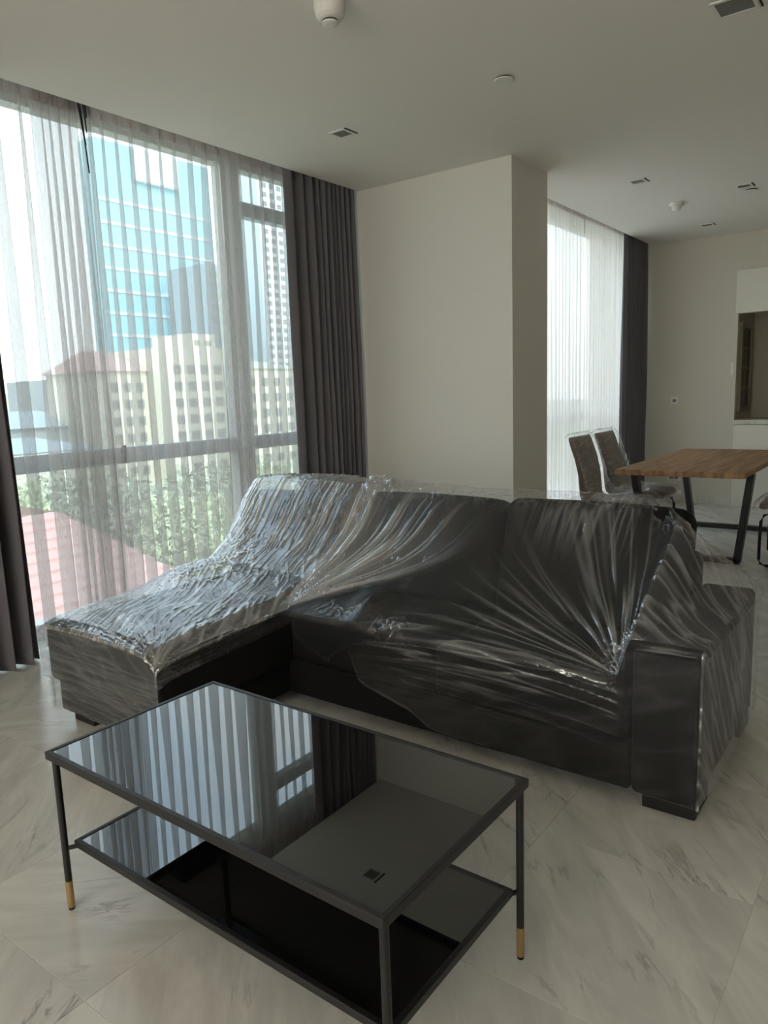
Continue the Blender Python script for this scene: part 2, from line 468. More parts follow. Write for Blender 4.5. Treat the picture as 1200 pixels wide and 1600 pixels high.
st('ceiling', box(bx(XW, XR, YN, YP2, H, H + .35), XW2, XR, YP2, YF + .1, H, H + .35), M['ceiling'])
st('trim_1', bx(-4.6, XW, YN, YB, 3.32, 3.36), M['ceiling'])          # top of the curtain pocket
st('trim_2', bx(-3.5, XW2, YP2, YF + .1, 3.32, 3.36), M['ceiling'])
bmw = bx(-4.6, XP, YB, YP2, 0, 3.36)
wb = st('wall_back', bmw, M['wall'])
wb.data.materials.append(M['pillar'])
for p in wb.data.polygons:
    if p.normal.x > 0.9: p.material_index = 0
st('wall_left', bx(-4.6, XG, YN, 1.1, 0, 3.36), M['wall'])
# far wall with kitchen opening
ox0, ox1, oz0, oz1 = -1.80, 0.9, 0.92, 2.133
bmf = bx(-3.5, ox0, YF, YF + .1, 0, 3.36)
box(bmf, ox0, XR, YF, YF + .1, oz1, 3.36); box(bmf, ox0, XR, YF, YF + .1, 0, oz0); box(bmf, ox1, XR, YF, YF + .1, oz0, oz1)
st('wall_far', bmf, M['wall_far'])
bmn = bx(ox0 - .1, ox0, YF + .1, 10.0, 0, 2.9); box(bmn, ox0 - .1, ox1 + .1, 9.95, 10.05, 0, 2.9)
box(bmn, ox1, ox1 + .1, YF + .1, 10.0, 0, 2.9); box(bmn, ox0 - .1, ox1 + .1, YF + .1, 10.05, 2.6, 2.7)
st('wall_kitchen', bmn, M['niche'])
st('wall_near', bx(-4.6, XR, YN - .1, YN, 0, 3.3), M['wall'])
st('wall_right', bx(XR, XR + .1, YN, YF + .1, 0, 3.3), M['niche'])
st('baseboard_far', bx(-3.0, ox0, YF - .012, YF, 0, .085, bevel=.002), M['skirting'])
st('baseboard_back', bx(-4.1, XP + .012, YB - .012, YB, 0, .085, bevel=.002), M['skirting'])
st('baseboard_pillar', bx(XP, XP + .012, YB, YP2, 0, .085, bevel=.002), M['skirting'])

# ------------------------------------------------------------------ windows
def window(name, xg, y0, y1, posts, rails, head, sill):
    w = empty(name, (xg, (y0 + y1) / 2, 0), kind='structure')
    def part(n, bm, m):
        o = obj(n, bm, m); o.parent = w; o.matrix_parent_inverse = Matrix.Translation(-w.location); return o
    part('head_frame', bx(xg - .06, xg + .04, y0, y1, head, 3.34, bevel=.004), M['frame_light'])
    part('sill_frame', bx(xg - .06, xg + .06, y0, y1, 0, sill, bevel=.004), M['frame_light'])
    for a, b in posts:
        part('mullion', bx(xg - .05, xg + .05, a, b, sill, head, bevel=.004), M['frame_light'])
    for a, b, c, d in rails:
        part('transom', bx(xg - .045, xg + .045, a, b, c, d, bevel=.004), M['frame'])
    return w, part
w1, part = window('window_1', XG, 1.1, YB, [(1.1, 1.2), (3.86, 4.04), (4.80, YB)],
                  [(1.2, 3.86, 1.0, 1.105), (4.04, 4.80, 1.0, 1.105), (4.04, 4.80, 2.74, 2.845)], 3.07, .09)
for (a, b, c, d) in ((1.2, 3.86, .09, 1.0), (1.2, 3.86, 1.105, 3.07), (4.04, 4.8, .09, 1.0), (4.04, 4.8, 1.105, 2.74), (4.04, 4.8, 2.845, 3.07)):
    part('glass_pane', bx(XG - .006, XG + .006, a, b, c, d), M['glass'])
h = part('window_handle', box(bx(XG + .045, XG + .06, 2.85, 2.885, 1.0, 1.12, bevel=.004), XG + .06, XG + .085, 2.852, 2.883, 1.02, 1.10, bevel=.005), M['metal'])
w2, part = window('window_2', XG2, YP2, YF, [(YP2, YP2 + .08), (7.1, 7.2), (YF - .08, YF)], [(YP2 + .08, 7.1, 1.0, 1.1), (7.2, YF - .08, 1.0, 1.1)], 3.07, .09)
for (a, b, c, d) in ((YP2 + .08, 7.1, .09, 1.0), (YP2 + .08, 7.1, 1.1, 3.07), (7.2, YF - .08, .09, 1.0), (7.2, YF - .08, 1.1, 3.07)):
    part('glass_pane', bx(XG2 - .006, XG2 + .006, a, b, c, d), M['glass'])

# ------------------------------------------------------------------ curtains
def curtain_sheet(x, knots, z0, z1, depth, fold, seed, nz=60, spp=26, flare=0.0, topfold=.5, wob=.012):
    """knots: pleat boundaries in y. Each pleat is an S-fold; returns (nz, n, 3)."""
    rng = np.random.default_rng(seed)
    t = np.linspace(0, 1, nz)[:, None]
    ys, xs = [], []
    for i, (a, b) in enumerate(zip(knots, knots[1:])):
        p = b - a
        s = np.linspace(0, 1, spp, endpoint=False)[None, :]
        B = p * fold * (2.2 if p < .065 else 1.0) * (0.85 + .3 * rng.random())
        D = depth * (0.7 + .6 * rng.random())
        k1, k2, k3 = rng.random(3) * 6.28
        grow = topfold + (1 - topfold) * np.clip((1 - t) * 1.6, 0, 1)      # t=1 is the top
        Bz = B * grow * (1 + .22 * np.sin(3.1 * t + k1))
        ph = .5 * np.sin(2.3 * t + k2) * (1 - t)
        yy = a + p * s + Bz * np.sin(2 * math.pi * s + .0) 
        xx = D * (0.35 + .65 * grow) * np.sin(2 * math.pi * s + .9 * ph)
        ys.append(yy); xs.append(xx)
    ys.append(np.full((nz, 1), knots[-1])); xs.append(np.zeros((nz, 1)))
    Y = np.concatenate(ys, 1); X = np.concatenate(xs, 1)
    n = Y.shape[1]
    u = np.linspace(0, 1, n)[None, :] * len(knots)
    T = np.repeat(t, n, 1)
    sway = wob * (vnoise(u * .7 + 0 * T, T * 3.0, seed) - .5) * 2 * (1 - T)
    Y = Y + sway + flare * (1 - T) * (Y - knots[0]) / max(knots[-1] - knots[0], .01)
    X = X + x + .012 * (vnoise(u * 1.3 + 0 * T, T * 4, seed + 5) - .5)
    Z = z0 + (z1 - z0) * T
    return np.stack([X, Y, Z], -1)

def pleats(lst, end=None):
    k = [lst[0]]
    for n, p in lst[1:]:
        for _ in range(n): k.append(k[-1] + p * (0.86 + .28 * random.random()))
    if end is not None:
        f = (end - k[0]) / (k[-1] - k[0]); k = [k[0] + (v - k[0]) * f for v in k]
    return k

def sheer(name, x, knots, m, label, group, seed, depth=.024, fold=.44, z1=3.27, **kw):
    o = empty(name, (x, (knots[0] + knots[-1]) / 2, 0), label=label, cat='curtain', group=group)
    inv = Matrix.Translation(-o.location)
    P = curtain_sheet(x, knots, .015, z1, depth, fold, seed, **kw)
    a = link('sheer_panel', grid_mesh(P), m, o); a.matrix_parent_inverse = inv
    Q = curtain_sheet(x, knots, z1 - .25, z1 + .005, depth * .55, fold * .6, seed, nz=3, topfold=1.0, wob=0)
    Q[..., 0] += .004
    b = link('heading_tape', grid_mesh(Q), M['tape'], o); b.matrix_parent_inverse = inv
    hm = curtain_sheet(x, knots, .015, .10, depth, fold, seed, nz=3, **{k: v for k, v in kw.items() if k != 'wob'}, wob=0)
    return o

kA = pleats([1.62, (5, .135), (6, .05)], 2.67)
kB = pleats([2.635, (2, .08), (15, .108)], 4.40)
print('sheer A', kA[0], kA[-1], 'B', kB[-1])
sheer('sheer_curtain', -4.03, kA, M['sheer'], 'sheer curtain beside the left dark drape, bunched at its right edge', 'sheers of the living room window', 3)
sheer('sheer_curtain', -4.02, kB, M['sheer'], 'wide sheer curtain behind the chaise, running to the dark drape by the back wall', 'sheers of the living room window', 8)
kC = pleats([5.50, (22, .085)], 7.36); kD = pleats([7.34, (16, .085)], 8.7)
print('sheer C', kC[-1], 'D', kD[-1])
sheer('sheer_curtain', -2.90, kC, M['sheer2'], 'dense white sheer curtain of the dining window next to the pillar', 'sheers of the dining window', 13, depth=.026, fold=.34)
sheer('sheer_curtain', -2.89, kD, M['sheer2'], 'dense white sheer curtain of the dining window next to its dark drape', 'sheers of the dining window', 17, depth=.026, fold=.34)

def drape(x, knots, label, group, seed, depth=.055, z1=3.27, flare=0.0):
    o = empty('blackout_curtain', (x, (knots[0] + knots[-1]) / 2, 0), label=label, cat='curtain', group=group)
    inv = Matrix.Translation(-o.location)
    P = curtain_sheet(x, knots, .012, z1, depth, .16, seed, nz=50, flare=flare, topfold=.55)
    a = link('drape_panel', grid_mesh(P), M['drape'], o); a.matrix_parent_inverse = inv
    sd = a.modifiers.new('thickness', 'SOLIDIFY'); sd.thickness = .003
    Q = curtain_sheet(x, knots, z1 - .16, z1 + .004, depth * .8, .16, seed, nz=3, topfold=.55, wob=0); Q[..., 0] += .004
    b = link('heading_tape', grid_mesh(Q), M['drape'], o); b.matrix_parent_inverse = inv
    return o
drape(-3.84, pleats([4.07, (1, .16), (2, .10), (8, .055)], 4.862), 'tall charcoal blackout curtain hanging between the large sheer and the back wall', 'blackout curtains', 21, depth=.045, flare=.005)
drape(-3.88, pleats([1.22, (3, .10), (4, .095)]), 'charcoal blackout curtain cut by the picture edge, its hem on the marble near the chaise', 'blackout curtains', 23, flare=.05)
drape(-2.815, pleats([8.27, (1, .13), (8, .078)], 9.02), 'narrow charcoal blackout curtain of the dining window, in the far room corner', 'blackout curtains', 27, depth=.045, flare=.0)

# curtain tracks and draw cord
for x, y0, y1, lab in ((-4.02, 1.12, YB - .02, 'white ceiling track above the living room sheers'), (-2.90, YP2 + .02, YF - .02, 'white ceiling track above the dining sheers')):
    o = obj('curtain_track', bx(x - .012, x + .012, y0, y1, 3.285, 3.32, bevel=.003), M['white'])
    tag(o, lab, 'curtain track')
cd = empty('curtain_tassel', (-3.99, 2.61, 3.2), label='dark navy draw cords hanging at the gap between the two living room sheers', cat='cord')
for k, dy in enumerate((-.022, -.006, .012, .026)):
    t = bmesh.new()
    L = (.35, .50, .28, .2)[k]
    tube(t, [(0.0, dy, .06), (.004, dy * 1.1, -.1), (.0, dy * .8 + .01, -L * .5), (.003, dy * .4 + .02, -L)], .004 if k else .005, 8)
    obj('cord_strand', t, M['cord'], cd, True)
obj('carrier', bx(-.02, .02, -.03, .03, .04, .12, bevel=.004), M['metal'], cd)

# ------------------------------------------------------------------ sofa
def pillow(x0, x1, y0, y1, z0, z1, puff=.02, r=.05, n=14, py=1):
    """soft upholstered block: rounded box whose faces bulge"""
    bm = bmesh.new()
    bmesh.ops.create_cube(bm, size=2)
    bmesh.ops.subdivide_edges(bm, edges=bm.edges[:], cuts=n, use_grid_fill=True)
    hx, hy, hz = (x1 - x0) / 2, (y1 - y0) / 2, (z1 - z0) / 2
    c = Vector(((x0 + x1) / 2, (y0 + y1) / 2, (z0 + z1) / 2))
    for v in bm.verts:
        p = v.co.copy()
        # concentrate samples near edges
        q = Vector([math.sin(a * math.pi / 2) for a in p])
        w = Vector((q.x * hx, q.y * hy, q.z * hz))
        core = Vector((max(-hx + r, min(hx - r, w.x)), max(-hy + r, min(hy - r, w.y)), max(-hz + r, min(hz - r, w.z))))
        d = w - core
        if d.length > 1e-6:
            # signed: keep on the rounded surface
            w = core + d.normalized() * r
        bul = puff * (1 - q.x ** 2) * (1 - q.y ** 2) if abs(p.z) > .999 else 0
        if abs(p.z) > .999: w.z += math.copysign(bul, p.z)
        if abs(p.y) > .999: w.y += py * math.copysign(puff * (1 - q.x ** 2) * (1 - q.z ** 2), p.y)
        if abs(p.x) > .999: w.x += math.copysign(puff * .6 * (1 - q.y ** 2) * (1 - q.z ** 2), p.x)
        v.co = c + w
    bmesh.ops.recalc_face_normals(bm, faces=bm.faces)
    return bm

sofa = empty('sofa', (-1.8, 2.75, 0), label='black L-shaped sofa with a chaise by the window, under clear plastic film', cat='sofa')
SI = Matrix.Translation(-sofa.location)
def sp(name, bm, m='sofa', smooth=True, parent=None):
    o = obj(name, bm, M[m], parent or sofa, smooth); 
    if parent is None: o.matrix_parent_inverse = SI
    return o
sp('chaise_base', bx(-3.03, -2.29, 1.615, 3.1, .06, .215, bevel=.012, seg=3))
sp('chaise_cushion', pillow(-3.060, -2.262, 1.587, 2.75, .20, .462, .028, .035, py=0))
sp('seat_base', bx(-2.29, -.735, 2.30, 3.1, .06, .225, bevel=.012, seg=3))
for a, b in ((-2.265, -1.50), (-1.50, -.735)):
    sp('seat_cushion', pillow(a, b, 2.285, 2.9, .215, .435, .015, .04))
sp('backrest', bx(-3.06, -.735, 3.10, 3.24, .06, .70, bevel=.03, seg=4))
for a, b, zt, yb, deg in ((-3.05, -2.29, .96, 2.63, 26), (-2.275, -1.505, .945, 2.765, 18), (-1.50, -.722, .955, 2.765, 18)):
    lean = Matrix.Translation((0, yb, .44)) @ Matrix.Rotation(R(-deg), 4, 'X') @ Matrix.Translation((0, -yb, -.44))
    bm = pillow(a, b, yb, yb + .17, .44, zt, .012, .05)
    bmesh.ops.transform(bm, matrix=lean, verts=bm.verts)
    sp('back_cushion', bm)
sp('armrest', bx(-.73, -.525, 2.285, 3.2, .06, .575, bevel=.025, seg=4))
for (x0, x1, y0, y1) in ((-.70, -.53, 2.33, 2.5), (-3.01, -2.86, 1.66, 1.83), (-2.46, -2.31, 1.66, 1.83), (-.70, -.53, 3.02, 3.18), (-3.01, -2.86, 3.02, 3.18)):
    sp('foot', bx(x0, x1, y0, y1, 0, .062, bevel=.004), 'sofa_foot', False)

# ------------------------------------------------------------------ plastic film sheets
def skirt_map(S, T, s0, s1, t0, t1, top):
    """S,T plane coordinates; outside [s0,s1]x[t0,t1] the sheet hangs down. top(x,y)->z."""
    xs = np.clip(S, s0, s1); ys = np.clip(T, t0, t1)
    dx = S - xs; dy = T - ys
    dd = np.maximum(np.abs(dx), np.abs(dy))
    ang = np.arctan2(dy, dx)
    rr = np.clip(dd / .03, 0, 1) * .007
    X = xs + np.where(dd > 0, np.cos(ang) * rr, 0)
    Y = ys + np.where(dd > 0, np.sin(ang) * rr, 0)
    Z = top(xs, ys) - np.clip(dd - .01, 0, None)
    return X, Y, Z, dd

def finish(P, disp, haze):
    du = np.gradient(P, axis=1); dv = np.gradient(P, axis=0)
    n = np.cross(du, dv); n /= np.maximum(np.linalg.norm(n, axis=-1, keepdims=True), 1e-9)
    if n[..., 2].mean() < 0: n = -n
    return P + n * disp[..., None]

def fan(X, Y, px, py, k, seed, drift=1.2, sharp=5.0):
    th = np.arctan2(Y - py, X - px); r = np.hypot(X - px, Y - py)
    return ridge(th * k, r * drift, seed, sharp)

def interp(x, pts):
    a = np.array(pts); return np.interp(x, a[:, 0], a[:, 1])

# sheet over the chaise and its back cushion
def chaise_sheet():
    s = np.arange(-3.064 - .40, -2.25 + .085, .0042)
    t = np.arange(1.572 - .40, 3.14, .0042)
    S, T = np.meshgrid(s, t)
    def top(x, y):
        prof = interp(y, [(1.57, .452), (1.62, .470), (1.8, .485), (2.2, .505), (2.5, .53), (2.63, .61), (2.72, .72), (2.80, .85), (2.87, .935), (2.95, .945), (3.08, .94), (3.14, .89)])
        cr = ((x + 2.665) / .41)
        crown = .02 * (1 - cr ** 2) - .035 * np.clip(np.abs(cr) - .88, 0, 1) / .12 * (y < 2.9)
        lump = .055 * np.exp(-((x + 2.90) / .17) ** 2 - ((y - 2.30) / .22) ** 2) + .03 * np.exp(-((x + 2.95) / .12) ** 2 - ((y - 2.62) / .12) ** 2)
        return prof + crown + lump
    X, Y, Z, dd = skirt_map(S, T, -3.064, -2.25, 1.572, 9, top)
    # loose left hem and front hem
    hem = .072 + .02 * vnoise(S * 6, T * 6, 4)
    Z = np.maximum(Z, hem)
    tuck = sstep(.20, .26, .45 - dd) * 0
    # skirt steps in below the cushion
    step = sstep(.235, .205, Z) * (dd > .02)
    X = X + step * .028 * (S < -3.064) - 0 * X
    Y = Y + step * .028 * (T < 1.572)
    onT = (dd < .02)
    # crease fields
    f1 = fan(S, T, -2.25, 1.57, 15, 31, 2.0)                       # from the front right corner
    w1 = np.exp(-np.hypot(S + 2.25, T - 1.57) / .38)
    a = R(28)
    U = S * math.cos(a) + T * math.sin(a); V = -S * math.sin(a) + T * math.cos(a)
    wu = .05 * vnoise(S * 5, T * 5, 61)
    f2 = ridge((U + wu) * 40, V * 3.6, 37, 6.5)
    a = R(-12)
    U = S * math.cos(a) + T * math.sin(a); V = -S * math.sin(a) + T * math.cos(a)
    f3 = ridge((U + wu) * 42, V * 3.6, 41, 6.5)                         # folds running down from the back cushion
    wb = sstep(2.35, 2.75, T)
    f4 = ridge(S * 34 + .9 * vnoise(S * 9, T * 9, 2), T * 38, 45, 6)           # crumple
    w4 = np.clip(np.exp(-((S + 2.9) / .2) ** 2 - ((T - 2.35) / .28) ** 2) + np.exp(-((S + 2.62) / .4) ** 2 - ((T - 2.98) / .08) ** 2) * .8 + .25, 0, 1)
    f5 = ridge(Z * 55, (S + T) * 2.6, 49)                          # horizontal tension lines on the skirts
    f6 = ridge((S * .8 + T) * 9, Z * 9, 50, 4)
    big = vnoise(S * 7, T * 5, 52) * 1.0 + vnoise(S * 15, T * 9, 53) * .6
    disp = onT * (.010 * f1 * w1 + .0045 * f2 * (1 - wb) + .0075 * f3 * wb + .006 * f4 * w4 + .009 * big)
    disp = disp + (~onT) * (.0014 * f5 + .0016 * f6 + .001)
    haze = .35 * (S < -3.0) * (T > 2.3) + .25 * np.exp(-((S + 2.92) / .14) ** 2) * (T > 1.9) * onT + onT * (.24 + .5 * f1 * w1 + .5 * f2 * (1 - wb) + .38 * f3 * wb + .4 * f4 * w4 + .10 * vnoise(S * 9, T * 9, 6)) + (~onT) * (.10 + .16 * f5 + .1 * f6)  # crumple haze, raised on top to paint in the window's reflection
    cor = ((S < -3.064) | (S > -2.25)) & (T < 1.572)
    disp = np.where(cor, .001, disp)
    P = np.stack([X, Y, Z], -1)
    P = finish(P, disp, haze)
    return grid_mesh(P, np.clip(haze, 0, 1))

def main_sheet():
    # parameters: s = x (beyond the arm: down its side), v = 0 rear overlap .. 1 rear edge .. 2 front edge .. 3 hem
    d = .0042
    s = np.arange(-2.30, -.508 + .52, d)
    tt = np.concatenate([np.linspace(-.13, 0, 26, endpoint=False), np.linspace(0, 1, 215, endpoint=False), np.linspace(1, 1.53, 128)])
    S, T = np.meshgrid(s, tt)
    x = np.clip(S, -9, -.510); ds = S - x
    yE = interp(x, [(-2.30, 3.03), (-.825, 2.98), (-.745, 2.865), (-.69, 2.85), (-.64, 2.91), (-.51, 3.14)])
    zE = interp(x, [(-2.30, .925), (-2.05, .918), (-1.55, .912), (-.825, .925), (-.745, .898), (-.69, .848), (-.64, .788), (-.59, .715), (-.51, .60)])
    zE = zE + .018 * np.exp(-((x + 2.27) / .05) ** 2) + .006 * (vnoise(x * 22, x * 0, 3) - .5)
    yF = np.full_like(x, 2.268)
    zF = interp(x, [(-2.30, .462), (-.80, .458), (-.765, .47), (-.735, .592), (-.49, .598)])
    m = np.clip(T, 0, 1)
    sag = interp(x, [(-2.30, .02), (-2.1, .05), (-1.9, .075), (-1.0, .075), (-.8, .035), (-.735, .0), (-.49, .004)])
    # profile: follow the cushion for a bit, then sag over the seat
    yy = yE + (yF - yE) * m
    zz = zE + (zF - zE) * m - sag * np.sin(np.pi * m ** .85)
    zz = zz + .088 * np.exp(-((m - .15) / .15) ** 2) * sstep(-.80, -.93, x)
    # small tent peak near the left front
    zz = zz + .045 * np.exp(-((x + 1.86) / .06) ** 2 - ((m - .86) / .12) ** 2)
    back = np.clip(-T, 0, 1)
    ov = sstep(-.80, -.84, x)
    yy = yy + back * (.75 * ov + .1)
    zz = zz - back * (1.1 * ov + .1)
    fr = np.clip(T - 1, 0, 1)            # front skirt drop (metres)
    rr = np.clip(fr / .03, 0, 1) * .016
    yy = yy - rr
    zz = zz - np.clip(fr - .008, 0, None)
    # right skirt
    dr = np.maximum(ds, 0)
    zz = zz - np.where(fr > 0, np.maximum(dr - np.maximum(fr - .008, 0), 0), dr)
    xx = x + np.clip(dr / .03, 0, 1) * .008
    hem = .070 + .03 * vnoise(S * 5, T * 5, 4) + np.where((S > -2.0) & (S < -1.25) & (fr > 0), .02, 0)
    # torn lower-left front hem
    hem = hem + np.where(fr > 0, interp(S, [(-2.30, .33), (-2.22, .30), (-2.12, .24), (-2.0, .20), (-1.9, .26), (-1.84, .12), (-1.80, .10), (-1.6, .05), (-1.5, .0), (-1, 0)]), 0)
    zz = np.maximum(zz, hem)
    P = np.stack([xx, yy, zz], -1)
    L = 0.87                                     # slope length
    Q = 1 - m                                    # up the slope
    A = np.arctan2(Q * L, (x + 2.27))            # angle around lower-left corner
    rA = np.hypot(Q * L, x + 2.27)
    f1 = ridge(A * 24, rA * .9, 71, 6.5)
    w1 = sstep(R(38), R(50), A) * sstep(1.1, .1, rA) * sstep(0, .06, rA) * (fr == 0)
    bx_, by_ = -.76, .0
    Bn = np.arctan2(Q * L, -(x - bx_)); rB = np.hypot(Q * L, x - bx_)
    f2 = ridge(Bn * 17 + .9 * rB, rB * .9, 75, 8.0)
    w2 = sstep(1.05, .12, rB) * (x < -.76) * (fr == 0) * (.35 + .65 * sstep(.15, .9, vnoise(Bn * 3, rB * 2, 9)))
    f3 = ridge((zz + .12 * (x + 1.4) ** 2) * 50, x * 2.2, 77, 7.0)      # sweeping folds along the seat front
    w3 = np.exp(-((T - 1.0) / .16) ** 2) * sstep(-2.0, -1.5, x) * (x < -.74)
    f4 = ridge(S * 38, T * L * 34 + vnoise(S * 9, T * 8, 1), 79, 6)
    w4 = np.clip(np.exp(-((T - .06) / .07) ** 2) * (.6 + .4 * vnoise(S * 4, T, 3)) + 1.3 * np.exp(-((x + 2.24) / .07) ** 2 - ((T - .05) / .14) ** 2), 0, 1.4)
    w4 = w4 + 1.5 * np.exp(-((x + 1.70) / .07) ** 2 - ((T - .96) / .06) ** 2) + 1.0 * np.exp(-((x + 1.98) / .09) ** 2 - ((T - .93) / .05) ** 2) + .8 * np.exp(-((x + 1.96) / .05) ** 2 - ((T - .45) / .06) ** 2) + 1.2 * np.exp(-((x + .80) / .04) ** 2 - ((T - .85) / .10) ** 2)
    f5 = ridge(S * 40 + 3 * T, T * 4.0, 83, 4)                          # vertical gathers under the top edge
    w5 = np.exp(-((T - .17) / .10) ** 2) * sstep(-1.5, -1.1, x) * (x < -.9)
    arm = (x > -.745)
    f6 = ridge((S * 1.0 + zz * 1.0 + yy * .55) * 24, (S - yy) * 3, 87, 4.2)
    wside = (dr > .0) * 1.0
    f8 = ridge((yy * .8 + zz * .6) * 26, (yy * .6 - zz * .8) * 3, 91, 4.2)
    f7 = ridge((x * .7 + yy * .9) * 26, (x - yy) * 4, 89, 5)
    wfront = (fr > .0) * 1.0
    f9 = ridge((zz - .35 * x) * 16, (x + zz * .5) * 4.0, 93, 3.5)
    big = vnoise(S * 6, T * 5, 95) + .5 * vnoise(S * 13, T * 10, 96)
    w6 = arm * (fr == 0) * (dr == 0)
    disp = .011 * f1 * w1 + .007 * f2 * w2 + .008 * f3 * w3 + .009 * f4 * w4 + .004 * f5 * w5 + w6 * .007 * f7 + wside * (.005 * f8 + .004 * f6) + wfront * .0006 * f9 + .006 * big
    haze = .04 + 1.1 * w1 * (.40 + f1) + .75 * f2 * w2 + .35 * f3 * w3 + .5 * f4 * w4 + .3 * f5 * w5 + w6 * (.08 + .4 * f7) + wside * (.08 + .3 * f8) + wfront * .04 * f9  # crease haze, boosted at the left fan as a painted highlight
    haze = haze - .03 * (fr > .02)
    vert = (fr > .03) | (dr > .03)
    disp = np.where(vert, (disp - .006 * big) * .45 + .0008 * big, disp)
    P = finish(P, disp, haze)
    return grid_mesh(P, np.clip(haze, 0, 1))

f = link('plastic_film', chaise_sheet(), M['film']); tag(f, 'crumpled clear plastic film wrapped over the chaise end and its back cushion', 'plastic film', 'plastic films on the sofa')
f = link('plastic_film', main_sheet(), M['film']); tag(f, 'clear plastic film stretched over the sofa seats, the right armrest and down the front', 'plastic film', 'plastic films on the sofa')

# ------------------------------------------------------------------ coffee table
ct = empty('coffee_table', (-1.294, 1.222, 0), R(-.35), 'low two-tier coffee table with black glass tops and brass-tipped black legs', 'coffee table')
hx, hy, zt = .5715, .292, .476
def rim(hx, hy, z0, z1, w):
    bm = bmesh.new()
    box(bm, -hx, hx, -hy, -hy + w, z0, z1, bevel=.0015); box(bm, -hx, hx, hy - w, hy, z0, z1, bevel=.0015)
    box(bm, -hx, -hx + w, -hy + w, hy - w, z0, z1, bevel=.0015); box(bm, hx - w, hx, -hy + w, hy - w, z0, z1, bevel=.0015)
    return bm
obj('top_frame', rim(hx, hy, zt - .022, zt, .014), M['metal'], ct)
obj('glass_top', bx(-hx + .014, hx - .014, -hy + .014, hy - .014, zt - .010, zt - .002), M['blackglass'], ct)
obj('shelf_frame', rim(.549, .249, .180, .200, .014), M['metal'], ct)
obj('glass_shelf', bx(-.535, .535, -.235, .235, .188, .198), M['blackglass'], ct)
for sx in (-1, 1):
    for sy in (-1, 1):
        x, y = sx * .557, sy * .272
        l = obj('leg', cyl(bmesh.new(), (x, y, .087), (x, y, zt - .020), .0095), M['metal'], ct, False)
        obj('brass_tip', cyl(bmesh.new(), (x, y, .008), (x, y, .087), .0100), M['brass'], l)
        obj('glide', cyl(bmesh.new(), (x, y, 0), (x, y, .008), .0085), M['metal'], l)
        obj('shelf_bracket', cyl(bmesh.new(), (x, y, .184), (sx * .538, sy * .242, .184), .006, n=10), M['metal'], ct)

# ------------------------------------------------------------------ dining table
dt = empty('dining_table', (-1.515, 6.72, 0), 0, 'rectangular oak-topped dining table on black trapezoid steel frames', 'dining table')
tx0, tx1, ty0, ty1 = -.465, .465, -1.02, 1.02
bmt = bmesh.new()
for i in range(4):
    a = tx0 + i * (tx1 - tx0) / 4
    bq = bx(a + .0006, a + (tx1 - tx0) / 4 - .0006, ty0, ty1, .708, .75, bevel=.002, seg=1)
    obj('tabletop_board', bq, M['wood'], dt)
bmt.free()
for y in (-.62, .86):
    bm = bmesh.new()
    def bar(p, q, w=.05, d=.03, y=y):
        p, q = Vector((p[0], y, p[1])), Vector((q[0], y, q[1]))
        L = (q - p).length
        ang = math.atan2(q.x - p.x, q.z - p.z)
        mt = Matrix.Translation((p + q) / 2) @ Matrix.Rotation(ang, 4, 'Y')
        box(bm, -w / 2, w / 2, -.04, .04, -L / 2, L / 2, bevel=.002, seg=1, mtx=mt)
    bar((-.44, .70), (-.335, .015)); bar((.44, .70), (.365, .015)); bar((-.35, .02), (.38, .02), w=.04); bar((-.46, .695), (.46, .695), w=.02)
    obj('leg_frame', bm, M['metal'], dt)

# ------------------------------------------------------------------ dining chairs
def chair_shell(w, prof, th):
    """cushioned shell swept along a side profile (x forward, z up), width w along y"""
    n = 15
    ny = np.linspace(-1, 1, n)
    P = np.array(prof); k = len(P)
    # densify
    tt = np.linspace(0, k - 1, 44)
    px = np.interp(tt, range(k), P[:, 0]); pz = np.interp(tt, range(k), P[:, 1])
    for _ in range(3):
        px[1:-1] = (px[:-2] + px[1:-1] * 2 + px[2:]) / 4; pz[1:-1] = (pz[:-2] + pz[1:-1] * 2 + pz[2:]) / 4
    tx, tz = np.gradient(px), np.gradient(pz); l = np.hypot(tx, tz); nx, nz = -tz / l, tx / l
    bm = bmesh.new()
    def ring(off, sgn):
        rows = []
        for i in range(len(px)):
            e = 1 - abs(2 * i / (len(px) - 1) - 1) ** 10
            row = []
            for y in ny:
                edge = (1 - abs(y) ** 6)
                o = off * (.35 + .65 * edge) * (.4 + .6 * e)
                seam = -.006 * math.exp(-((abs(y) - .33) / .05) ** 2) if sgn > 0 else 0
                ww = w / 2 * (1 - .03 * (1 - e))
                row.append(bm.verts.new((px[i] + nx[i] * (o + seam) * sgn, y * ww, pz[i] + nz[i] * (o + seam) * sgn)))
            rows.append(row)
        return rows
    a = ring(th / 2, 1); b = ring(th / 2, -1)
    for i in range(len(px) - 1):
        for j in range(n - 1):
            bm.faces.new((a[i][j], a[i][j + 1], a[i + 1][j + 1], a[i + 1][j]))
            bm.faces.new((b[i][j + 1], b[i][j], b[i + 1][j], b[i + 1][j + 1]))
        bm.faces.new((a[i + 1][0], b[i + 1][0], b[i][0], a[i][0])); bm.faces.new((a[i][-1], b[i][-1], b[i + 1][-1], a[i + 1][-1]))
    for j in range(n - 1):
        bm.faces.new((a[0][j + 1], a[0][j], b[0][j], b[0][j + 1])); bm.faces.new((a[-1][j], a[-1][j + 1], b[-1][j + 1], b[-1][j]))
    bmesh.ops.recalc_face_normals(bm, faces=bm.faces)
    return bm, np.stack([px, pz, nx, nz], 1)

